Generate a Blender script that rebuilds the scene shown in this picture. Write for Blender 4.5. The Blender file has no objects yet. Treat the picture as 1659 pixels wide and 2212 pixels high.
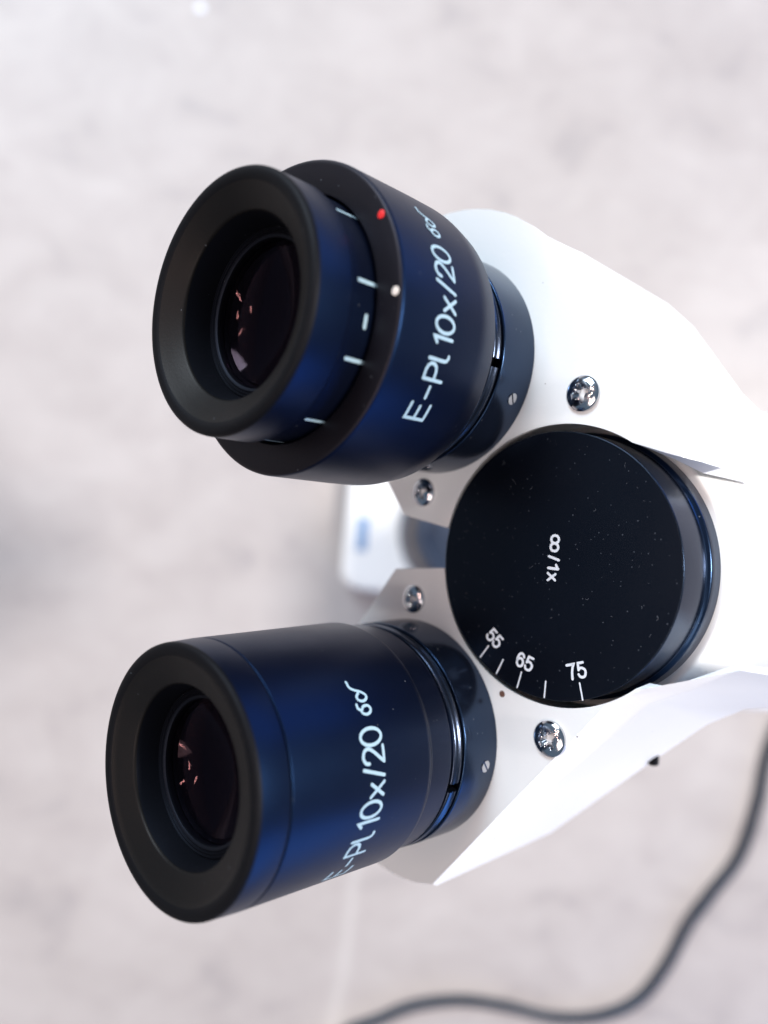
import bpy, bmesh, math, random
from mathutils import Matrix, Vector
from math import pi, sin, cos, radians, hypot, atan2

S = 0.001                       # everything below is written in millimetres
scene = bpy.context.scene
col = scene.collection

# ---------------------------------------------------------------- camera
H = 350.0                       # height of the dial face above the table
cam_d = bpy.data.cameras.new('camera')
cam = bpy.data.objects.new('camera', cam_d); col.objects.link(cam)
RIGHT = Vector((0.994767, 0.092367, 0.043668)); UPV = Vector((-0.091516, 0.99558, -0.0211)); FWD = Vector((0.045424, -0.016993, -0.998823))
m = Matrix.Identity(4)
for i in range(3):
    m[i][0] = RIGHT[i]; m[i][1] = UPV[i]; m[i][2] = -FWD[i]
m.translation = Vector((-34.24, 8.28, H + 129.12)) * S
cam.matrix_world = m
cam_d.sensor_fit = 'HORIZONTAL'
cam_d.sensor_width = 26.0 * 1659 / 1720.31
cam_d.lens = 26.0
cam_d.clip_start = 0.005
cam_d.clip_end = 50
cam_d.dof.use_dof = True
cam_d.dof.focus_distance = 0.125
cam_d.dof.aperture_fstop = 7.6
cam_d.dof.aperture_blades = 0
scene.camera = cam

# ---------------------------------------------------------------- light
world = bpy.data.worlds.new('World'); scene.world = world
world.use_nodes = True
bg = world.node_tree.nodes['Background']
bg.inputs[0].default_value = (0.50, 0.72, 1.0, 1); bg.inputs[1].default_value = 0.22


def area(name, loc, target, sx, sy, power, color):
    d = bpy.data.lights.new(name, 'AREA'); d.shape = 'RECTANGLE'
    d.size = sx; d.size_y = sy; d.energy = power; d.color = color
    o = bpy.data.objects.new(name, d); col.objects.link(o)
    o.location = loc
    o.rotation_euler = (Vector(target) - Vector(loc)).to_track_quat('-Z', 'Y').to_euler()
    return o


HEAD = (0, 0, 0.35)
area('window_far_side', (-0.85, 1.26, 1.08), HEAD, 0.8, 0.8, 34, (0.74, 0.88, 1.0))
area('window_far_low', (1.15, 1.25, 0.50), HEAD, 1.1, 0.6, 5, (0.08, 0.34, 1.0))
area('window_near_low', (1.15, -1.35, 0.50), HEAD, 1.1, 0.6, 8.5, (0.08, 0.34, 1.0))
area('window_right', (1.26, 0.22, 1.72), HEAD, 0.28, 0.28, 50, (1.0, 0.95, 0.92))
for (x, y, w) in ((-1.50, -1.00, 0.45), (-1.75, -0.35, 0.65), (-1.65, 0.30, 0.45), (-1.35, 0.85, 0.40), (-1.95, 0.95, 0.45), (-2.3, 0.1, 0.5)):   # fluorescent tubes of the room
    area('ceiling_tube', (x, y, 2.2), HEAD, w * 0.5, 0.014, 2.2, (1.0, 0.66, 0.54))
area('ceiling_lamp', (-0.75, -0.75, 2.0), HEAD, 1.0, 1.0, 12, (1.0, 0.86, 0.80))

scene.view_settings.view_transform = 'Standard'
scene.view_settings.look = 'None'
scene.view_settings.exposure = 0.20
scene.view_settings.gamma = 1.0
scene.cycles.use_denoising = True

# ---------------------------------------------------------------- materials


def new_mat(name):
    mt = bpy.data.materials.new(name); mt.use_nodes = True
    nt = mt.node_tree
    return mt, nt, nt.nodes['Principled BSDF']


def node(nt, kind, **kw):
    n = nt.nodes.new(kind)
    for k, v in kw.items():
        setattr(n, k, v)
    return n


def coords(nt, scale=1.0):
    tc = node(nt, 'ShaderNodeTexCoord')
    mp = node(nt, 'ShaderNodeMapping')
    mp.inputs['Scale'].default_value = (scale, scale, scale) if not isinstance(scale, tuple) else scale
    nt.links.new(tc.outputs['Object'], mp.inputs['Vector'])
    return mp.outputs['Vector']


def ramp(nt, src, stops):
    r = node(nt, 'ShaderNodeValToRGB')
    el = r.color_ramp.elements
    while len(el) < len(stops):
        el.new(0.5)
    for e, (p, c) in zip(el, stops):
        e.position = p; e.color = c if len(c) == 4 else (*c, 1)
    nt.links.new(src, r.inputs[0])
    return r.outputs[0]


def noise(nt, vec, scale, detail=4, rough=0.55, dist=0.0):
    n = node(nt, 'ShaderNodeTexNoise')
    n.inputs['Scale'].default_value = scale; n.inputs['Detail'].default_value = detail
    n.inputs['Roughness'].default_value = rough; n.inputs['Distortion'].default_value = dist
    nt.links.new(vec, n.inputs['Vector'])
    return n.outputs['Fac']


def mixc(nt, fac, a, b):
    mx = node(nt, 'ShaderNodeMix', data_type='RGBA')
    for sock, v in ((mx.inputs[0], fac), (mx.inputs[6], a), (mx.inputs[7], b)):
        if isinstance(v, (int, float)):
            sock.default_value = v
        elif isinstance(v, tuple):
            sock.default_value = (*v, 1) if len(v) == 3 else v
        else:
            nt.links.new(v, sock)
    return mx.outputs[2]


def bump(nt, bs, src, strength, dist=0.0001):
    b = node(nt, 'ShaderNodeBump')
    b.inputs['Strength'].default_value = strength; b.inputs['Distance'].default_value = dist
    nt.links.new(src, b.inputs['Height']); nt.links.new(b.outputs[0], bs.inputs['Normal'])


def dust_mask(nt, vec, scale, size, keep):
    """small specks of dust: 1 inside a speck; only some voronoi cells carry one"""
    v = node(nt, 'ShaderNodeTexVoronoi'); v.inputs['Scale'].default_value = scale
    v.inputs['Randomness'].default_value = 1.0
    nt.links.new(vec, v.inputs['Vector'])
    lt = node(nt, 'ShaderNodeMath', operation='LESS_THAN')
    sep = node(nt, 'ShaderNodeSeparateColor'); nt.links.new(v.outputs['Color'], sep.inputs[0])
    mul = node(nt, 'ShaderNodeMath', operation='MULTIPLY'); mul.inputs[1].default_value = size
    nt.links.new(sep.outputs[1], mul.inputs[0])
    nt.links.new(v.outputs['Distance'], lt.inputs[0]); nt.links.new(mul.outputs[0], lt.inputs[1])
    kp = node(nt, 'ShaderNodeMath', operation='LESS_THAN'); kp.inputs[1].default_value = keep
    nt.links.new(sep.outputs[0], kp.inputs[0])
    out = node(nt, 'ShaderNodeMath', operation='MULTIPLY')
    nt.links.new(lt.outputs[0], out.inputs[0]); nt.links.new(kp.outputs[0], out.inputs[1])
    return out.outputs[0]


def black_mat(name, base, rough, tint, spec=0.5, dust=0.25, dcol=(0.07, 0.075, 0.085), grain=0.15, metallic=0.0):
    mt, nt, bs = new_mat(name)
    v = coords(nt)
    d1 = dust_mask(nt, v, 420, 0.065, dust)
    d2 = dust_mask(nt, v, 1300, 0.17, dust * 0.8)
    mx = node(nt, 'ShaderNodeMath', operation='MAXIMUM')
    nt.links.new(d1, mx.inputs[0]); nt.links.new(d2, mx.inputs[1])
    nt.links.new(mixc(nt, mx.outputs[0], base, dcol), bs.inputs['Base Color'])
    n1 = noise(nt, v, 90, 5)
    rr = node(nt, 'ShaderNodeMapRange')
    rr.inputs['To Min'].default_value = rough * 0.85; rr.inputs['To Max'].default_value = rough * 1.2
    nt.links.new(n1, rr.inputs[0]); nt.links.new(rr.outputs[0], bs.inputs['Roughness'])
    bs.inputs['Specular IOR Level'].default_value = spec
    bs.inputs['Specular Tint'].default_value = (*tint, 1)
    bs.inputs['Metallic'].default_value = metallic
    bump(nt, bs, noise(nt, v, 2600, 2), grain, 0.00006)
    return mt


M = {}
M['anodised'] = black_mat('black_anodised_metal', (0.0016, 0.002, 0.0055), 0.38, (0.14, 0.38, 1.0), 0.44, 0.05)
M['ring_face'] = black_mat('black_turned_metal', (0.005, 0.0045, 0.006), 0.45, (0.9, 0.8, 0.95), 0.25, 0.10)
M['gloss_black'] = black_mat('glossy_black_metal', (0.0025, 0.0035, 0.007), 0.22, (0.25, 0.50, 1.0), 0.85, 0.12, grain=0.04)
M['dial_black'] = black_mat('black_dial_face', (0.0022, 0.0028, 0.005), 0.30, (0.5, 0.7, 1.0), 0.25, 0.6, (0.045, 0.05, 0.06), grain=0.10)
M['rubber'] = black_mat('black_rubber', (0.0028, 0.0027, 0.0032), 0.55, (0.9, 0.9, 1.0), 0.12, 0.05, grain=0.35)
M['cup_plastic'] = black_mat('worn_black_plastic', (0.0052, 0.0047, 0.0047), 0.45, (1.0, 0.92, 0.88), 0.16, 0.06, grain=0.3)
M['inner_black'] = black_mat('matt_black_bore', (0.003, 0.003, 0.004), 0.5, (0.6, 0.7, 1.0), 0.2, 0.15)
M['bore_black'] = black_mat('dead_black_bore', (0.0015, 0.0015, 0.002), 0.6, (0.6, 0.7, 1.0), 0.05, 0.05)
M['ring_black'] = black_mat('black_spring_ring', (0.004, 0.005, 0.008), 0.22, (0.5, 0.65, 1.0), 0.9, 0.05)

mt, nt, bs = new_mat('coated_glass')                  # lens glass with an anti-reflection coating
nt.nodes.remove(bs)
tr = node(nt, 'ShaderNodeBsdfTransparent'); tr.inputs[0].default_value = (0.86, 0.84, 0.88, 1)
gl = node(nt, 'ShaderNodeBsdfGlossy'); gl.inputs['Roughness'].default_value = 0.0; gl.inputs['Color'].default_value = (1.0, 0.6, 0.75, 1)
mxs = node(nt, 'ShaderNodeMixShader'); mxs.inputs[0].default_value = 0.008
nt.links.new(tr.outputs[0], mxs.inputs[1]); nt.links.new(gl.outputs[0], mxs.inputs[2])
nt.links.new(mxs.outputs[0], nt.nodes['Material Output'].inputs['Surface'])
M['glass'] = mt
mt, nt, bs = new_mat('deep_coated_glass')
bs.inputs['Base Color'].default_value = (0.0006, 0.0005, 0.0009, 1)
bs.inputs['Roughness'].default_value = 0.02
bs.inputs['Specular IOR Level'].default_value = 0.16
bs.inputs['Specular Tint'].default_value = (1.0, 0.68, 0.7, 1)
M['deep_glass'] = mt

mt, nt, bs = new_mat('white_paint')
v = coords(nt)
sp = dust_mask(nt, v, 420, 0.08, 0.12)
base = mixc(nt, noise(nt, v, 35, 4), (0.74, 0.735, 0.72), (0.80, 0.795, 0.785))
nt.links.new(mixc(nt, sp, base, (0.22, 0.20, 0.18)), bs.inputs['Base Color'])
bs.inputs['Roughness'].default_value = 0.38
bump(nt, bs, noise(nt, v, 1100, 3), 0.22, 0.0001)
M['white'] = mt

mt, nt, bs = new_mat('polished_steel')
v = coords(nt)
nt.links.new(mixc(nt, noise(nt, v, 900, 4), (0.50, 0.50, 0.52), (0.66, 0.66, 0.68)), bs.inputs['Base Color'])
bs.inputs['Metallic'].default_value = 1.0
nt.links.new(ramp(nt, noise(nt, v, 1400, 3), [(0.3, (0.08,) * 3), (0.8, (0.22,) * 3)]), bs.inputs['Roughness'])
bump(nt, bs, noise(nt, v, 1100, 3), 0.10, 0.0001)
M['steel'] = mt


def paint(name, c, rough=0.5):
    mt, nt, bs = new_mat(name)
    v = coords(nt)
    nt.links.new(mixc(nt, noise(nt, v, 1800, 3), tuple(x * 0.85 for x in c), c), bs.inputs['Base Color'])
    bs.inputs['Roughness'].default_value = rough
    return mt


M['print'] = paint('pale_blue_white_print', (0.33, 0.46, 0.53))
M['print_white'] = paint('white_print', (0.74, 0.77, 0.82))
M['dot_white'] = paint('ivory_dot', (0.78, 0.68, 0.60))
M['dot_red'] = paint('red_dot', (0.75, 0.015, 0.015))
M['badge'] = paint('light_blue_badge', (0.20, 0.34, 0.55))
M['lint'] = paint('grey_lint', (0.075, 0.08, 0.095), 0.8)
M['brass'] = paint('dull_copper_pin', (0.14, 0.07, 0.05), 0.4)
M['cable'] = black_mat('dark_blue_grey_plastic', (0.006, 0.012, 0.022), 0.42, (0.8, 0.9, 1.0), 0.5, 0.05)
M['collar_dark'] = paint('grey_blue_metal', (0.06, 0.075, 0.11), 0.35)
M['collar_brown'] = paint('grey_brown_metal', (0.13, 0.11, 0.10), 0.35)

mt, nt, bs = new_mat('mottled_grey_stone')
v = coords(nt)
mpa = node(nt, 'ShaderNodeMapping'); mpa.inputs['Rotation'].default_value = (0, 0, radians(48))
mpa.inputs['Scale'].default_value = (1.0, 1.45, 1.0)
nt.links.new(v, mpa.inputs['Vector'])
big = noise(nt, v, 5.5, 5, 0.6, 0.4)
midn = noise(nt, mpa.outputs[0], 19, 7, 0.60, 0.5)
fine = noise(nt, v, 85, 5, 0.6)
c1 = ramp(nt, big, [(0.30, (0.287, 0.252, 0.240)), (0.70, (0.439, 0.400, 0.383))])
c2 = ramp(nt, midn, [(0.26, (0.191, 0.176, 0.181)), (0.42, (0.357, 0.319, 0.304)), (0.72, (0.461, 0.424, 0.404))])
c3 = ramp(nt, fine, [(0.25, (0.304, 0.276, 0.266)), (0.7, (0.392, 0.362, 0.346))])
base = mixc(nt, 0.18, mixc(nt, 0.58, c1, c2), c3)
# one pale vein
sx = node(nt, 'ShaderNodeSeparateXYZ'); nt.links.new(v, sx.inputs[0])
wob = noise(nt, v, 9, 3)
ma = node(nt, 'ShaderNodeMath', operation='MULTIPLY_ADD')      # x + 0.17*y ...
nt.links.new(sx.outputs[1], ma.inputs[0]); ma.inputs[1].default_value = -0.045
nt.links.new(sx.outputs[0], ma.inputs[2])
mb = node(nt, 'ShaderNodeMath', operation='MULTIPLY_ADD'); nt.links.new(wob, mb.inputs[0])
mb.inputs[1].default_value = 0.030; nt.links.new(ma.outputs[0], mb.inputs[2])
mc = node(nt, 'ShaderNodeMath', operation='SUBTRACT'); nt.links.new(mb.outputs[0], mc.inputs[0]); mc.inputs[1].default_value = 0.0145
mdv = node(nt, 'ShaderNodeMath', operation='ABSOLUTE'); nt.links.new(mc.outputs[0], mdv.inputs[0])
vein = ramp(nt, mdv.outputs[0], [(0.0, (0.55,) * 3), (0.006, (0.0,) * 3)])
low = ramp(nt, sx.outputs[1], [(0.0, (1, 1, 1)), (0.02, (0, 0, 0))])
mv = node(nt, 'ShaderNodeMath', operation='MULTIPLY'); nt.links.new(vein, mv.inputs[0]); nt.links.new(low, mv.inputs[1])
base = mixc(nt, mv.outputs[0], base, (0.48, 0.45, 0.43))
nt.links.new(base, bs.inputs['Base Color'])
bs.inputs['Roughness'].default_value = 0.5
bump(nt, bs, fine, 0.2, 0.0005)
M['stone'] = mt

# ---------------------------------------------------------------- mesh helpers


def finish(name, bm, mat, parent=None, matrix=None, smooth=True, angle=35):
    bmesh.ops.recalc_face_normals(bm, faces=bm.faces[:])
    bmesh.ops.scale(bm, vec=(S, S, S), verts=bm.verts[:])
    me = bpy.data.meshes.new(name); bm.to_mesh(me); bm.free()
    me.materials.append(mat)
    if smooth:
        me.polygons.foreach_set('use_smooth', [True] * len(me.polygons))
        me.set_sharp_from_angle(angle=radians(angle))
    o = bpy.data.objects.new(name, me); col.objects.link(o)
    if parent is not None:
        o.parent = parent
    if matrix is not None:
        o.matrix_basis = matrix
    return o


def fillet(prof, seg=4):
    """profile of (r, h[, radius]); corners with a radius are rounded"""
    out = []
    for i, p in enumerate(prof):
        rad = p[2] if len(p) > 2 else 0
        if rad <= 0 or i in (0, len(prof) - 1):
            out.append((p[0], p[1])); continue
        b = Vector(p[:2]); a_ = Vector(prof[i - 1][:2]); c_ = Vector(prof[i + 1][:2])
        u1 = (a_ - b); u2 = (c_ - b)
        l1, l2 = u1.length, u2.length
        u1.normalize(); u2.normalize()
        t = min(rad, l1 * 0.49, l2 * 0.49)
        p0 = b + u1 * t; p2 = b + u2 * t
        for k in range(seg + 1):
            s = k / seg
            q = p0 * (1 - s) ** 2 + b * 2 * s * (1 - s) + p2 * s * s
            out.append((q.x, q.y))
    return out


def lathe(bm, prof, seg=128, a0=0.0, a1=2 * pi, center=(0, 0)):
    full = abs(a1 - a0 - 2 * pi) < 1e-6
    n = seg if full else seg + 1
    rings = []
    for (r, h) in prof:
        if r < 1e-6:
            rings.append([bm.verts.new((center[0], center[1], h))])
        else:
            rings.append([bm.verts.new((center[0] + r * cos(a0 + (a1 - a0) * k / seg), center[1] + r * sin(a0 + (a1 - a0) * k / seg), h)) for k in range(n)])
    cnt = seg
    for A, B in zip(rings, rings[1:]):
        for k in range(cnt):
            k2 = (k + 1) % n if full else k + 1
            if len(A) == 1 and len(B) == 1:
                continue
            if len(A) == 1:
                bm.faces.new((A[0], B[k], B[k2]))
            elif len(B) == 1:
                bm.faces.new((A[k], A[k2], B[0]))
            else:
                bm.faces.new((A[k], A[k2], B[k2], B[k]))
    if not full:
        bm.faces.new([R[0] for R in rings]); bm.faces.new([R[-1] for R in reversed(rings)])


def resample(pts, step):
    out = [Vector(pts[0])]
    for p, q in zip(pts, pts[1:]):
        p = Vector(p); q = Vector(q)
        n = max(1, int((q - p).length / step))
        for k in range(1, n + 1):
            out.append(p.lerp(q, k / n))
    return out


def smooth_path(pts, closed=False, sub=6):
    """Catmull-Rom through the points"""
    P = [Vector(p) for p in pts]
    n = len(P); out = []
    rng = n if closed else n - 1
    for i in range(rng):
        p0 = P[(i - 1) % n] if closed or i > 0 else P[0] * 2 - P[1]
        p1 = P[i]; p2 = P[(i + 1) % n]
        p3 = P[(i + 2) % n] if closed or i + 2 < n else P[-1] * 2 - P[-2]
        for k in range(sub):
            t = k / sub
            out.append(0.5 * ((2 * p1) + (p2 - p0) * t + (2 * p0 - 5 * p1 + 4 * p2 - p3) * t * t + (3 * p1 - p0 - 3 * p2 + p3) * t ** 3))
    out.append(P[0].copy() if closed else P[-1])
    return out


def stroke(bm, pts, width, mapf, lift, step=0.25, closed=False):
    """a printed line with round ends, mapped on a surface by mapf(x, y, lift)"""
    P = resample(pts, step)
    if closed:
        P = P[:-1]
    n = len(P); hw = width / 2
    L, R = [], []
    for i, p in enumerate(P):
        if closed:
            d = P[(i + 1) % n] - P[(i - 1) % n]
        elif i == 0:
            d = P[1] - P[0]
        elif i == n - 1:
            d = P[-1] - P[-2]
        else:
            d1 = (P[i] - P[i - 1]).normalized(); d2 = (P[i + 1] - P[i]).normalized()
            d = d1 + d2
            if d.length < 1e-6:
                d = d1
        d.normalize()
        nn = Vector((-d.y, d.x)); k = 1.0
        if not closed and 0 < i < n - 1:
            k = 1 / max(0.5, nn.dot(Vector((-d1.y, d1.x))))
        L.append(p + nn * hw * k); R.append(p - nn * hw * k)
    vl = [bm.verts.new(mapf(q.x, q.y, lift)) for q in L]
    vr = [bm.verts.new(mapf(q.x, q.y, lift)) for q in R]
    for i in range(n if closed else n - 1):
        j = (i + 1) % n
        bm.faces.new((vr[i], vr[j], vl[j], vl[i]))
    if not closed:
        for end in (0, -1):
            p = P[end]; d = (P[1] - P[0] if end == 0 else P[-1] - P[-2]).normalized()
            if end == 0:
                d = -d
            base = atan2(d.y, d.x)
            arc = [bm.verts.new(mapf(p.x + hw * cos(base + t), p.y + hw * sin(base + t), lift)) for t in (-pi / 3, -pi / 6, 0, pi / 6, pi / 3)]
            first, last = (vl[0], vr[0]) if end == 0 else (vr[-1], vl[-1])
            bm.faces.new([first] + arc + [last])


def ellipse(cx, cy, rx, ry, n=40):
    return [(cx + rx * cos(2 * pi * k / n), cy + ry * sin(2 * pi * k / n)) for k in range(n + 1)]


def disc(bm, x, y, r, mapf, lift, n=20):
    bm.faces.new([bm.verts.new(mapf(x + r * cos(2 * pi * k / n), y + r * sin(2 * pi * k / n), lift)) for k in range(n)])


def glyph(ch, h=4.0):
    """strokes of one engraved character, cell origin at lower left, height h"""
    k = h / 4.0
    G = {
        'E': [[(2.4, 4), (0, 4), (0, 0), (2.4, 0)], [(0, 2.05), (2.05, 2.05)]],
        '-': [[(0, 1.9), (1.7, 1.9)]],
        'P': [[(0, 0), (0, 4)], [(0, 4), (1.25, 4), (1.9, 3.75), (2.25, 3.25), (2.25, 2.6), (1.9, 2.05), (1.25, 1.8), (0, 1.8)]],
        'l': [[(0, 4), (0, 0.75), (0.15, 0.25), (0.55, 0.0), (0.8, 0.05)]],
        '1': [[(0, 3.2), (0.75, 3.95), (0.75, 0)]],
        'x': [[(0, 0), (1.85, 2.5)], [(0, 2.5), (1.85, 0)]],
        '/': [[(0, 0), (1.25, 4)]],
        '2': [smooth_path([(0.05, 2.9), (0.25, 3.6), (1.05, 4.0), (1.9, 3.6), (2.05, 2.8), (1.55, 1.9), (0.75, 0.95), (0, 0)]), [(0, 0), (2.15, 0)]],
        '5': [[(2.1, 4), (0.55, 4), (0.25, 2.15)], smooth_path([(0.25, 2.15), (0.8, 2.55), (1.5, 2.5), (2.2, 1.9), (2.25, 1.1), (1.8, 0.25), (1.0, 0.0), (0.3, 0.3), (0.0, 0.95)])],
        '6': [smooth_path([(2.1, 3.2), (1.75, 3.8), (1.1, 4.0), (0.45, 3.6), (0.1, 2.7), (0.05, 1.6), (0.3, 0.5), (1.1, 0.0), (1.9, 0.35), (2.2, 1.2), (1.95, 2.1), (1.2, 2.5), (0.5, 2.2), (0.1, 1.5)])],
        '7': [[(0, 4), (2.25, 4), (1.75, 3.2), (1.2, 1.9), (0.85, 0)]],
    }
    if ch == '0':
        return [[(x * k, y * k) for x, y in ellipse(1.15, 2, 1.15, 2)]]
    return [[(p[0] * k, p[1] * k) for p in s] for s in G[ch]]


def prop(o, label=None, cat=None, kind=None, group=None):
    if label: o['label'] = label
    if cat: o['category'] = cat
    if kind: o['kind'] = kind
    if group: o['group'] = group
    return o


# ---------------------------------------------------------------- table
bm = bmesh.new()
vs = [bm.verts.new(p) for p in ((-3000, -3000, 0), (3000, -3000, 0), (3000, 3000, 0), (-3000, 3000, 0))]
bm.faces.new(vs)
prop(finish('tabletop', bm, M['stone'], smooth=False), 'mottled pinkish grey stone surface under the microscope', 'tabletop', 'structure')

# ---------------------------------------------------------------- the microscope
scope = bpy.data.objects.new('microscope', None); col.objects.link(scope)
scope.empty_display_size = 0.05
prop(scope, 'white binocular microscope with two black eyepieces and a black round dial', 'microscope')

q = math.sqrt(0.5)
HM = Matrix(((q, 0, -q, 0), (0, 1, 0, 0), (q, 0, q, H * S), (0, 0, 0, 1)))     # local x = across, y = lateral, z = along the eyepieces
UP = (-27.11, 33.68)
LO = (-27.11, -33.68)


def eye_matrix(c):
    return HM @ Matrix.Translation(Vector((c[0] * S, c[1] * S, 0)))


# ---- foot with badge, light collar, focus housing, arm (all out of focus below the head)
def rounded_prism(bm, outline, z0, z1, bev):
    """vertical prism with a rounded top edge"""
    c = Vector((sum(p[0] for p in outline) / len(outline), sum(p[1] for p in outline) / len(outline)))
    def inset(d):
        out = []
        for x, y in outline:
            v_ = Vector((x, y)) - c
            out.append((c + v_ * (1 - d / v_.length)))
        return out
    rows = [[bm.verts.new((x, y, z0)) for x, y in outline]]
    for k in range(5):
        t = k / 4 * pi / 2
        rows.append([bm.verts.new((p.x, p.y, z1 - bev + bev * sin(t))) for p in inset(bev * (1 - cos(t)))])
    n = len(outline)
    for A, B in zip(rows, rows[1:]):
        for k in range(n):
            bm.faces.new((A[k], A[(k + 1) % n], B[(k + 1) % n], B[k]))
    bm.faces.new(rows[-1]); bm.faces.new(list(reversed(rows[0])))


def round_poly(pts, r, seg=6):
    n = len(pts); out = []
    for i in range(n):
        b = Vector(pts[i]); a_ = Vector(pts[i - 1]); c_ = Vector(pts[(i + 1) % n])
        u1 = (a_ - b).normalized(); u2 = (c_ - b).normalized()
        t = min(r, (a_ - b).length * 0.45, (c_ - b).length * 0.45)
        for k in range(seg + 1):
            s = k / seg
            w = (b + u1 * t) * (1 - s) ** 2 + b * 2 * s * (1 - s) + (b + u2 * t) * s * s
            out.append((w.x, w.y))
    return out


bm = bmesh.new()
rounded_prism(bm, round_poly([(-35, -46), (70, -50), (110, -78), (245, -78), (245, 78), (110, 78), (70, 50), (-35, 46)], 12), 0.5, 14, 5)
foot = finish('foot', bm, M['white'], scope)
bm = bmesh.new()
rounded_prism(bm, round_poly([(-27.5, -23.5), (-21.5, -23.5), (-21.5, -3.8), (-27.5, -3.8)], 0.8), 14.0, 14.6, 0.3)
finish('badge', bm, M['badge'], foot)['label'] = 'small light blue strip on the white foot'
bm = bmesh.new()
lathe(bm, fillet([(0, 22.0), (16, 22.0), (17, 24.0, 0.4), (22, 24.0, 0.4), (23, 28.0, 0.4), (27, 28.0, 0.6), (28, 22.0, 0.6), (36, 21.0, 1.5), (37.5, 14.2)]), 96, center=(34, -8))
finish('light_collar', bm, M['collar_dark'], scope)
bm = bmesh.new()
lathe(bm, fillet([(29, 22.4), (29.4, 23.0, 0.2), (33.2, 22.6, 0.2), (33.4, 21.6)]), 96, center=(34, -8))
finish('collar_band', bm, M['collar_brown'], bpy.data.objects['light_collar'])
bm = bmesh.new()
rounded_prism(bm, round_poly([(178, -34), (235, -34), (235, 14), (178, 14)], 12), 14.3, 250, 10)
finish('arm', bm, M['white'], scope)
bm = bmesh.new()
rounded_prism(bm, round_poly([(96, -55), (200, -55), (200, 18), (96, 18)], 8), 150, 205, 6)
finish('focus_housing', bm, M['white'], scope)

# ---- hinge drum carrying the dial, two swinging head halves
bm = bmesh.new()
lathe(bm, fillet([(0, -11.6), (24.4, -11.6, 0.8), (24.9, -24), (25.4, -70), (0, -70)]), 128)
drum = finish('hinge_drum', bm, M['white'], scope, HM)

bm = bmesh.new()
lathe(bm, fillet([(0, 0.5), (21.95, 0.5, 0.25), (22.0, -7.6, 0.3), (22.15, -7.9), (22.75, -8.2, 0.4), (22.9, -11.5), (0, -11.5)], 5), 160)
dial = finish('dial', bm, M['dial_black'], scope, HM)
dial.data.materials.append(M['gloss_black'])
for p in dial.data.polygons:
    if p.center.z < 0.0004 and abs(p.normal.z) < 0.97:
        p.material_index = 1
dial['label'] = 'round black dial with distance scale'


def dial_map(x, y, e):
    return (x, y, 0.5 + e)


bm = bmesh.new()
ticks = [((-10.64, -15.44), (-12.1, -17.68)), ((-7.41, -17.19), (-8.47, -19.74)), ((-3.59, -18.5), (-4.14, -21.17)), ((1.11, -18.98), (1.13, -21.6)), ((7.14, -17.9), (7.94, -20.4))]
for t in ticks:
    b2 = bmesh.new(); stroke(b2, t, 0.27, dial_map, 0.03); finish('scale_mark', b2, M['print_white'], dial, smooth=False)


def dial_number(txt, ang, r, h, pitch, w):
    a_ = radians(ang)
    rad = Vector((cos(a_), sin(a_))); tan = Vector((-sin(a_), cos(a_)))
    x0 = -(pitch * (len(txt) - 1) + h * 0.55) / 2
    b2 = bmesh.new()
    for i, ch in enumerate(txt):
        def mp(x, y, e, i=i):
            p = rad * (r + h / 2 - y) + tan * (x0 + i * pitch + x)
            return (p.x, p.y, 0.5 + e)
        for k, s in enumerate(glyph(ch, h)):
            stroke(b2, s, w, mp, 0.03 + 0.006 * k, 0.1)
    finish('numeral', b2, M['print_white'], dial, smooth=False)


bm.free()
dial_number('55', -124.6, 16.85, 2.15, 1.62, 0.40)
dial_number('65', -100.8, 16.95, 2.2, 1.72, 0.42)
dial_number('75', -68.4, 17.35, 2.25, 1.75, 0.42)
b2 = bmesh.new()
stroke(b2, ellipse(0.32, 4.2, 0.70, 0.64), 0.42, dial_map, 0.03, 0.1, True)
stroke(b2, ellipse(0.34, 2.92, 0.70, 0.64), 0.42, dial_map, 0.038, 0.1, True)
stroke(b2, [(-0.5, 1.33), (1.35, 0.92)], 0.42, dial_map, 0.03)
stroke(b2, [(-0.4, -0.58), (1.38, -0.54)], 0.46, dial_map, 0.03)
stroke(b2, [(1.30, -0.45), (0.95, 0.08)], 0.40, dial_map, 0.038)
stroke(b2, [(-0.4, -1.42), (1.02, -2.42)], 0.40, dial_map, 0.03)
stroke(b2, [(1.0, -1.42), (-0.32, -2.56)], 0.40, dial_map, 0.038)
finish('magnification_mark', b2, M['print_white'], dial, smooth=False)


rng = random.Random(7)
b2 = bmesh.new()                                            # lint and short fibres lying on the dial
for _ in range(48):
    rr_ = 21 * math.sqrt(rng.random()); th = rng.uniform(0, 2 * pi)
    x, y = rr_ * cos(th), rr_ * sin(th)
    ln = rng.choice((0.15, 0.2, 0.25, 0.3, 0.45, 0.8)) * rng.uniform(0.7, 1.2); d0 = rng.uniform(0, 2 * pi); cv = rng.uniform(-1.5, 1.5)
    pts_ = [(x, y)]
    for k in range(4):
        d0 += cv * 0.4
        pts_.append((pts_[-1][0] + ln / 4 * cos(d0), pts_[-1][1] + ln / 4 * sin(d0)))
    stroke(b2, pts_, rng.uniform(0.03, 0.075), dial_map, 0.012, 0.3)
prop(finish('lint', b2, M['lint'], dial, smooth=False), kind='stuff')


def arc(cx, cy, r0, r1, d0, d1, n):
    return [(cx + (r0 + (r1 - r0) * k / n) * cos(radians(d0 + (d1 - d0) * k / n)), cy + (r0 + (r1 - r0) * k / n) * sin(radians(d0 + (d1 - d0) * k / n))) for k in range(n + 1)]


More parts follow.
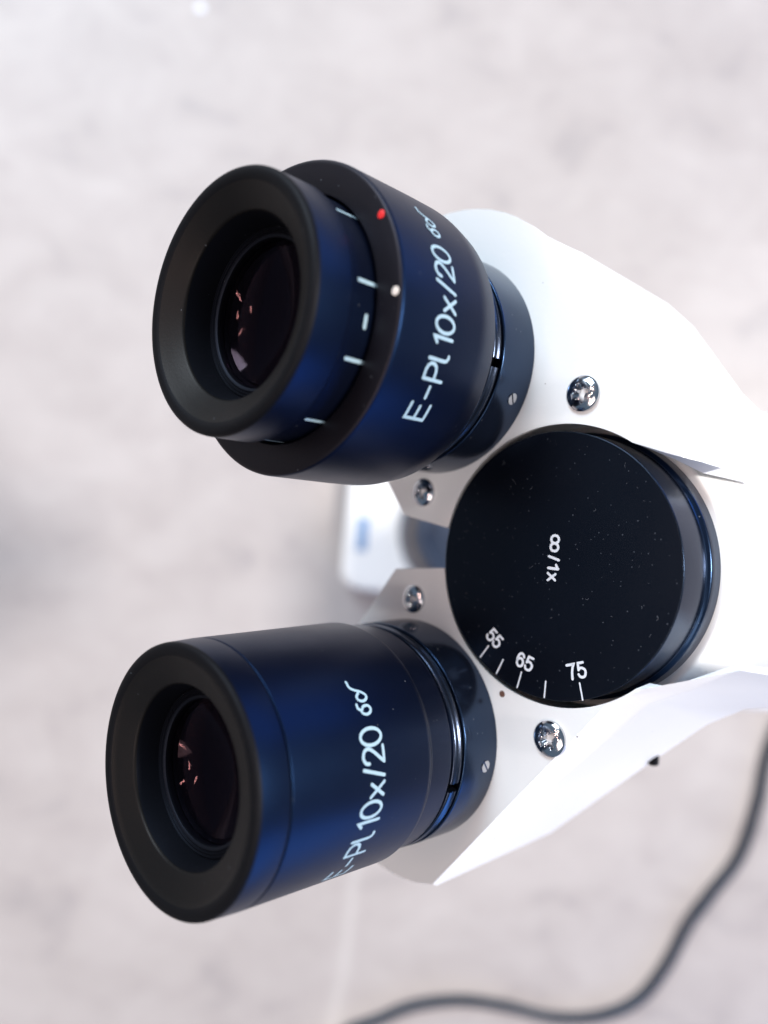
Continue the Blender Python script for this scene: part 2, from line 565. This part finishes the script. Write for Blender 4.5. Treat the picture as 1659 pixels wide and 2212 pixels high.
def loft(sections):
    """sections: list of (h, [(x, y)...]) with equal counts"""
    bm = bmesh.new(); rows = []
    for h, pts in sections:
        row = []
        for i, p in enumerate(pts):
            hh = h[i] if isinstance(h, list) else h
            row.append(bm.verts.new((p[0], p[1], hh)))
        rows.append(row)
    n = len(rows[0])
    for A, B in zip(rows, rows[1:]):
        for k in range(n):
            bm.faces.new((A[k], A[(k + 1) % n], B[(k + 1) % n], B[k]))
    bm.faces.new(rows[0]); bm.faces.new(list(reversed(rows[-1])))
    return bm


def half_lower():
    """written with the lateral axis mirrored to positive"""
    def outline(A, B, C, D1, D2, r0, r1, K, mid, E, F, G, cr, ca0, inner=None):
        pts = [A, B, C, D1, D2]
        pts += arc(-27.1, 33.7, r0, r1, 160, 80, 14)
        pts += [K] + mid + [E, F, G]
        arcp = arc(0, 0, cr[0], cr[1], ca0, 169, 40)
        if inner is None:
            inner = [tuple(G[i] + (arcp[0][i] - G[i]) * t for i in (0, 1)) for t in (0.25, 0.5, 0.75)]
        pts += inner + arcp
        return pts
    s0 = outline((-22.2, 3.4), (-33.9, 5.0), (-41.4, 15.8), (-47.5, 24.6), (-51.6, 31.5), 28.2, 28.3, (-18.1, 60.3), [(-3.2, 40.2)], (11.7, 20.3), (16.6, 17.2), (17.0, 16.7), (23.3, 22.35), 46)
    s1 = outline((-22.3, 3.4), (-33.9, 5.0), (-41.4, 15.8), (-47.5, 24.6), (-51.6, 31.5), 28.2, 28.6, (-19.2, 61.5), [(-2.9, 40.4)], (12.7, 20.3), (18.4, 17.1), (20.2, 15.7), (23.6, 22.6), 42)
    s2 = outline((-22.6, 12.5), (-33.0, 13.5), (-39.5, 19.0), (-46.0, 26.0), (-50.5, 32.0), 27.6, 28.8, (-19.3, 61.7), [(-2.7, 40.5)], (12.8, 20.3), (18.6, 17.1), (20.6, 15.6), (24.6, 23.4), 46)
    s3 = outline((-22.6, 12.8), (-33.0, 13.8), (-39.5, 19.2), (-46.0, 26.0), (-50.0, 32.0), 27.0, 29.4, (-19.9, 62.4), [(0.3, 38.7)], (17.1, 19.3), (24.8, 14.9), (29.8, 11.4), (25.3, 25.2), 50, [(29.2, 10.6), (24.3, 14.0), (18.2, 17.6)])
    s4 = outline((-22.6, 14.5), (-33.0, 16.0), (-38.0, 22.0), (-43.0, 28.0), (-46.0, 33.0), 24.5, 28.2, (-17.4, 60.7), [(2.6, 39.7)], (13.2, 28.9), (19.7, 24.4), (44, 16.5), (25.3, 25.2), 50, [(43.0, 15.0), (20.0, 21.5), (17.0, 20.3)])
    i0 = 5 + 15
    for k in range(i0, i0 + 5):                   # the slanted edge strip runs straight from the plate to the shoulder
        for s_, f_ in ((s1, 0.43), (s2, 0.84)):
            s_[k] = (s0[k][0] + (s3[k][0] - s0[k][0]) * f_, s0[k][1] + (s3[k][1] - s0[k][1]) * f_)
    flip = lambda s: [(x, -y) for x, y in s]
    return loft([(0.0, flip(s0)), (-1.6, flip(s1)), (-3.1, flip(s2)), (-3.7, flip(s3)), (-40.0, flip(s4))])


def half_upper():
    def outline(A, B, C, D1, D2, r0, r1, K, mid, E, G, cr, ca0):
        pts = [A, B, C, D1, D2]
        pts += arc(-27.1, 33.7, r0, r1, 160, 50, 18)
        pts += [K] + mid + [E, G]
        pts += arc(0, 0, cr[0], cr[1], ca0, 168, 40)
        return pts
    s0 = outline((-22.3, 4.0), (-33.1, 5.5), (-38.2, 11.6), (-45.6, 22), (-51.0, 31), 28.9, 28.9, (-6.3, 54.2), [(1.0, 43.4), (7.7, 33.1)], (17.3, 19.2), (16.9, 19.0), (23.5, 22.5), 60)
    s1 = outline((-22.4, 4.0), (-33.1, 5.5), (-38.2, 11.6), (-45.6, 22), (-51.0, 31), 28.9, 28.9, (-5.9, 54.3), [(1.9, 43.4), (9.0, 33.1)], (19.0, 19.2), (18.6, 18.6), (23.8, 22.8), 56)
    s2 = outline((-22.7, 12.0), (-32.5, 13.0), (-37.2, 17.0), (-44.6, 25), (-50.0, 32), 28.2, 28.7, (-5.4, 54.2), [(3.0, 43.5), (10.4, 33.1)], (20.3, 18.9), (20.6, 18.2), (24.8, 23.8), 48)
    s3 = outline((-22.7, 12.0), (-32.5, 13.0), (-37.2, 17.0), (-44.6, 25), (-49.0, 32), 27.4, 28.4, (-4.6, 54.0), [(4.6, 43.6), (12.4, 33.1)], (21.2, 18.6), (22.6, 17.6), (26.0, 25.4), 40)
    s4 = outline((-22.7, 13.5), (-32.0, 15.0), (-36.0, 20.0), (-42.0, 27), (-44.0, 33), 25.0, 26.6, (1.3, 50.2), [(6.6, 45.5), (16.7, 32.7)], (22.2, 27.6), (26.6, 23.4), (26.0, 25.4), 40)
    return loft([(0.0, s0), (-2.5, s1), (-5.0, s2), (-8.0, s3), (-31.0, s4)])


def bevelled(o, w):
    md = o.modifiers.new('bevel', 'BEVEL'); md.width = w * S; md.segments = 4; md.limit_method = 'ANGLE'
    md.angle_limit = radians(28); md.harden_normals = True
    md.use_clamp_overlap = True


lower = finish('head_half', half_lower(), M['white'], scope, HM, angle=28)
bevelled(lower, 0.8)
lower['label'] = 'white cast half carrying the plain eyepiece'
upper = finish('head_half', half_upper(), M['white'], scope, HM, angle=28)
bevelled(upper, 1.3)
upper['label'] = 'white cast half carrying the adjustable eyepiece'


# ---- screws
def screw_mesh(R, turn):
    bm = bmesh.new()
    NR, NT = 44, 176
    rows = []
    hgt = 0.42 * R
    def dome(r):
        t = r / R
        return hgt * math.sqrt(max(0.0, 1 - (t * 0.93) ** 2.6))
    def recess(r, th):
        best = 0.0
        x, y = r * cos(th - turn), r * sin(th - turn)
        for (X, Y) in ((abs(x), abs(y)), (abs(y), abs(x))):
            if X < 0.58 * R:
                wv = 0.15 * R + 0.02 * R * (1 - X / (0.58 * R))
                if Y < wv:
                    best = max(best, min(1, (wv - Y) / (0.09 * R)) * (1 - 0.75 * (X / (0.58 * R)) ** 2))
        if r < 0.30 * R:
            best = max(best, min(1, (0.30 * R - r) / (0.10 * R)) * 0.9)
        xx, yy = (x + y) * q, (y - x) * q
        for (X, Y) in ((abs(xx), abs(yy)), (abs(yy), abs(xx))):
            if X < 0.42 * R and Y < 0.05 * R:
                best = max(best, 0.25)
        return best
    c = bm.verts.new((0, 0, dome(0) - 0.55 * R))
    prev = None
    for i in range(1, NR + 1):
        r = R * i / NR
        row = [bm.verts.new((r * cos(2 * pi * k / NT), r * sin(2 * pi * k / NT), dome(r) - 0.5 * R * recess(r, 2 * pi * k / NT))) for k in range(NT)]
        for k in range(NT):
            if prev is None:
                bm.faces.new((c, row[k], row[(k + 1) % NT]))
            else:
                bm.faces.new((prev[k], row[k], row[(k + 1) % NT], prev[(k + 1) % NT]))
        prev = row
    last = [bm.verts.new((v_.co.x * 1.01, v_.co.y * 1.01, -0.3)) for v_ in prev]
    for k in range(NT):
        bm.faces.new((prev[k], last[k], last[(k + 1) % NT], prev[(k + 1) % NT]))
    return bm


for (x, y, R, turn, par) in ((-28.7, 10.05, 2.6, 0.5, upper), (2.66, 28.05, 2.9, 0.35, upper), (-28.7, -10.05, 2.6, 0.2, lower), (2.66, -28.05, 2.9, 0.75, lower)):
    finish('screw', screw_mesh(R, turn), M['steel'], par, Matrix.Translation(Vector((x, y, 0.02)) * S), angle=40)
bm = bmesh.new()
lathe(bm, [(0, 0.02), (0.25, 0.05), (0.5, 0.03), (0.56, 0.02), (0.6, -0.3)], 24, center=(-7.3, -23.1))
finish('index_pin', bm, M['brass'], lower)
bm = bmesh.new()
lathe(bm, fillet([(0, 0), (0.01, 0), (1.1, 0, 0.3), (1.1, 2.6, 0.4), (0, 2.6)]), 32)
finish('clamp_screw', bm, M['rubber'], lower, Matrix.Translation(Vector((4.2, -36.4, -38)) * S) @ Matrix.Rotation(radians(100), 4, 'X'))


# ---- eyepieces
def cyl_map(rf):
    def mp(s, h, e):
        r = rf(h) + e
        return (r * cos(s / rf(30)), r * sin(s / rf(30)), h)
    return mp


def lettering(parent, mapf, s0, h0, H_=4.0, w=0.50):
    k = H_ / 4.0
    bm = bmesh.new()
    for ch, x in (('E', 0.2), ('-', 3.6), ('P', 6.3), ('l', 9.2), ('1', 11.5), ('0', 12.95), ('x', 16.0), ('/', 18.8), ('2', 20.75), ('0', 23.3)):
        for i, st in enumerate(glyph(ch, H_)):
            pts = [(s0 + x + p[0], h0 + p[1]) for p in st]
            stroke(bm, pts, w, mapf, 0.035 + 0.012 * i, 0.2, closed=(ch == '0'))
    finish('lettering', bm, M['print'], parent, smooth=False)
    bm = bmesh.new()
    tail = [(33.0, 3.05), (32.1, 3.0), (31.55, 2.35), (31.1, 1.3), (30.5, 0.6), (29.95, 0.75), (29.65, 1.5), (29.9, 2.25), (30.45, 2.4), (30.95, 1.85)]
    loop = [(29.3, 3.0), (28.7, 3.0), (28.4, 2.4), (28.85, 1.9), (28.9, 1.05), (28.45, 0.65), (27.9, 0.9), (27.65, 1.6), (27.9, 2.35), (28.4, 2.55)]
    for i, g in enumerate((tail, loop)):
        stroke(bm, smooth_path([(s0 + x, h0 + y * k) for x, y in g]), 0.42, mapf, 0.035 + 0.012 * i, 0.12)
    finish('spectacles_mark', bm, M['print'], parent, smooth=False)


def lens_set(parent, z, R=11.0):
    bm = bmesh.new()
    sag = 1.1
    prof = [(R * k / 12, z + sag * (1 - (k / 12) ** 2)) for k in range(13)] + [(R, z - 0.6)]
    prof += [(R * k / 12, z - 0.6 - 0.5 * (1 - (k / 12) ** 2)) for k in range(11, -1, -1)]
    lathe(bm, prof, 96)
    finish('eye_lens', bm, M['glass'], parent)
    bm = bmesh.new()                                        # second lens deeper in the barrel, hollow towards the eye
    prof = [(R * 0.94 * k / 16, z - 4.6 + 3.2 * (k / 16) ** 2) for k in range(17)] + [(R * 0.94, z - 5.4), (0, z - 7.0)]
    lathe(bm, prof, 96)
    finish('field_lens', bm, M['deep_glass'], parent)
    bm = bmesh.new()
    lathe(bm, fillet([(R - 0.05, z - 0.9), (R - 0.4, z - 1.6), (R - 0.5, z - 6.0), (R - 0.6, z - 9.2), (0, z - 9.4)]), 96)
    finish('lens_barrel', bm, M['bore_black'], parent)
    bm = bmesh.new()
    lathe(bm, fillet([(R + 0.05, z - 0.8), (R + 0.05, z + 0.35, 0.1), (R + 0.5, z + 0.55, 0.1), (R + 0.8, z + 0.35), (R + 0.9, z + 0.62), (R + 1.3, z + 0.45), (R + 1.4, z + 0.7), (R + 1.75, z + 0.5), (R + 1.8, z - 0.8)]), 96)
    finish('lens_ring', bm, M['inner_black'], parent)


def mount(c, par, a_screw, h_screw, gap):
    """collar on the head plate, with its set screw, and the split spring ring under the eyepiece"""
    bm = bmesh.new()
    lathe(bm, fillet([(17.5, 8.2), (19.0, 8.7, 0.3), (19.6, 8.7, 0.35), (19.85, 0.03)]), 144)
    collar = finish('tube_collar', bm, M['gloss_black'], scope, eye_matrix(c))
    bm = bmesh.new()
    lathe(bm, fillet([(0, 0.1), (0.25, 0.1, 0.05), (0.25, 0.35, 0.05), (1.0, 0.3, 0.12), (1.0, -0.4)]), 28)
    # slot across the head
    mtx = Matrix.Rotation(radians(a_screw), 4, 'Z') @ Matrix.Translation(Vector((19.68, 0, h_screw)) * S) @ Matrix.Rotation(radians(90), 4, 'Y') @ Matrix.Rotation(0.7, 4, 'Z')
    bm.free(); bm = bmesh.new()
    for sgn in (-1, 1):                                 # two half discs with the slot between them
        a0 = [(0.17 * sgn, 0.98 * t) for t in (1, -1)]
        pts = []
        th0 = math.acos(0.17 / 1.0)
        for k in range(13):
            t = -th0 + 2 * th0 * k / 12
            pts.append((sgn * cos(t), sin(t)))
        top = [bm.verts.new((x, y, 0.24)) for x, y in pts]; bot = [bm.verts.new((x, y, -0.4)) for x, y in pts]
        bm.faces.new(top); bm.faces.new(list(reversed(bot)))
        for k in range(13):
            bm.faces.new((top[k], bot[k], bot[(k + 1) % 13], top[(k + 1) % 13]))
    finish('set_screw', bm, M['steel'], collar, mtx)
    bm = bmesh.new()
    g = radians(gap)
    lathe(bm, fillet([(18.2, 8.9), (19.25, 8.9, 0.35), (19.45, 9.8), (19.25, 10.2, 0.1), (19.45, 10.6), (19.3, 11.2, 0.35), (18.2, 11.3)]), 150, g + radians(2.2), g + 2 * pi - radians(2.2))
    finish('spring_ring', bm, M['ring_black'], collar)
    return collar


# upper, adjustable eyepiece
mount(UP, upper, -20.2, 3.6, -6.0)
bm = bmesh.new()
lathe(bm, fillet([(18.75, 30.0), (18.75, 38.3, 0.3), (23.65, 38.6, 0.7), (23.75, 26), (23.7, 20, 1.2), (22.7, 15.7, 0.5), (19.0, 15.5, 0.3), (18.7, 11.2)]), 160)
epu = finish('eyepiece', bm, M['anodised'], scope, eye_matrix(UP))
epu['label'] = 'black eyepiece with ticked turning eyecup, red dot and ivory dot'
epu.data.materials.append(M['ring_face'])
for p in epu.data.polygons:
    if p.normal.z > 0.75 and p.center.z > 0.036:
        p.material_index = 1
lettering(epu, cyl_map(lambda h: 23.74), -14.7, 27.3)


def dot(parent, ang, r, h, rad, mat, nm):
    bm = bmesh.new()
    x, y = r * cos(radians(ang)), r * sin(radians(ang))
    lathe(bm, [(0, h + 0.10), (rad * 0.7, h + 0.09), (rad, h + 0.03), (rad, h - 0.1)], 24, center=(x, y))
    return finish(nm, bm, mat, parent)


dot(epu, 34.6, 22.35, 38.55, 0.62, M['dot_red'], 'red_dot')
dot(epu, 5.0, 22.4, 38.55, 0.62, M['dot_white'], 'ivory_dot')
bm = bmesh.new()
lathe(bm, fillet([(12.7, 40.6), (12.75, 44.0), (13.5, 47.3, 0.35), (16.3, 48.9, 0.8), (17.6, 49.7, 0.9), (19.0, 49.5, 0.9), (19.05, 43.1, 0.25), (18.45, 42.7, 0.1), (18.4, 33)]), 160)
cup = finish('eyecup', bm, M['rubber'], epu)
cup.data.materials.append(M['anodised']); cup.data.materials.append(M['inner_black']); cup.data.materials.append(M['cup_plastic'])
for p in cup.data.polygons:
    r = hypot(p.center.x, p.center.y) / S; z = p.center.z / S
    if r > 18.2 and z < 48.9:
        p.material_index = 1
    elif r < 13.4:
        p.material_index = 2
    elif r < 16.9:
        p.material_index = 3
mp = cyl_map(lambda h: 18.42)
for ang in (46.5, 10.0, -23.0, -56.5, -86):
    s = radians(ang) * 18.42
    bm = bmesh.new(); stroke(bm, [(s, 41.3), (s, 37.6)], 0.55, mp, 0.04); finish('tick', bm, M['print'], epu, smooth=False)
bm = bmesh.new(); s = radians(-6.4) * 18.42
stroke(bm, [(s - 0.75, 39.6), (s + 0.75, 39.6)], 0.6, mp, 0.04); finish('minus_mark', bm, M['print'], epu, smooth=False)
lens_set(epu, 42.3)

# lower, plain eyepiece
mount(LO, lower, -4.0, 2.9, -11.2)


def lr(h):
    return 20.15 - (h - 17.6) * 0.0285


bm = bmesh.new()
lathe(bm, fillet([(15.0, 45.7), (lr(45.7), 45.7, 0.2), (lr(30), 30), (lr(18.3), 18.3, 0.6), (19.45, 17.2, 0.3), (19.3, 12.0, 0.4), (18.6, 11.2)]), 160)
epl = finish('eyepiece', bm, M['anodised'], scope, eye_matrix(LO))
epl['label'] = 'plain black eyepiece with smooth barrel'
lettering(epl, cyl_map(lr), -16.55, 28.65, 4.1)
bm = bmesh.new()
lathe(bm, fillet([(12.15, 42.2), (12.2, 46.0), (13.0, 49.4, 0.35), (16.6, 50.6, 0.8), (17.6, 51.2, 0.8), (19.0, 51.1, 0.9), (lr(45.95), 45.95, 0.15), (15.0, 45.9)]), 160)
cup = finish('eyecup', bm, M['rubber'], epl)
cup.data.materials.append(M['anodised']); cup.data.materials.append(M['inner_black']); cup.data.materials.append(M['cup_plastic'])
for p in cup.data.polygons:
    r = hypot(p.center.x, p.center.y) / S; z = p.center.z / S
    if r > 18.6 and z < 50.4:
        p.material_index = 1
    elif r < 12.9:
        p.material_index = 2
    elif r < 17.0:
        p.material_index = 3
lens_set(epl, 45.2, 10.4)

# ---------------------------------------------------------------- power cord on the table
pts = [(260, -60), (245, -100), (237, -129), (234, -158), (226, -191), (211, -215), (198, -236), (187, -262), (172, -284), (149, -296), (120, -299), (91, -294), (62, -292), (34, -297), (13, -307), (-8, -318), (-25, -345)]
path = smooth_path(pts, sub=8)
bm = bmesh.new(); prev = None
for i, p in enumerate(path):
    d = (path[min(i + 1, len(path) - 1)] - path[max(i - 1, 0)]).normalized()
    nn = Vector((-d.y, d.x))
    row = [bm.verts.new((p.x + nn.x * 2.8 * cos(t), p.y + nn.y * 2.8 * cos(t), 3.0 + 2.8 * sin(t))) for t in [2 * pi * k / 20 for k in range(20)]]
    if prev:
        for k in range(20):
            bm.faces.new((prev[k], prev[(k + 1) % 20], row[(k + 1) % 20], row[k]))
    else:
        bm.faces.new(row)
    prev = row
bm.faces.new(prev)
prop(finish('power_cord', bm, M['cable']), 'dark blue grey power cord curving across the stone surface', 'cord')

# a little white disc lying on the stone at the far edge
bm = bmesh.new()
lathe(bm, fillet([(0, 1.6), (1.6, 1.5, 0.3), (2.7, 0.9, 0.4), (2.9, 0.1)]), 32)
crumb = finish('plastic_cap', bm, M['print_white'])
crumb.location = (-0.1475, 0.285, 0)
prop(crumb, 'tiny white round cap lying on the stone surface above the eyepieces', 'cap')
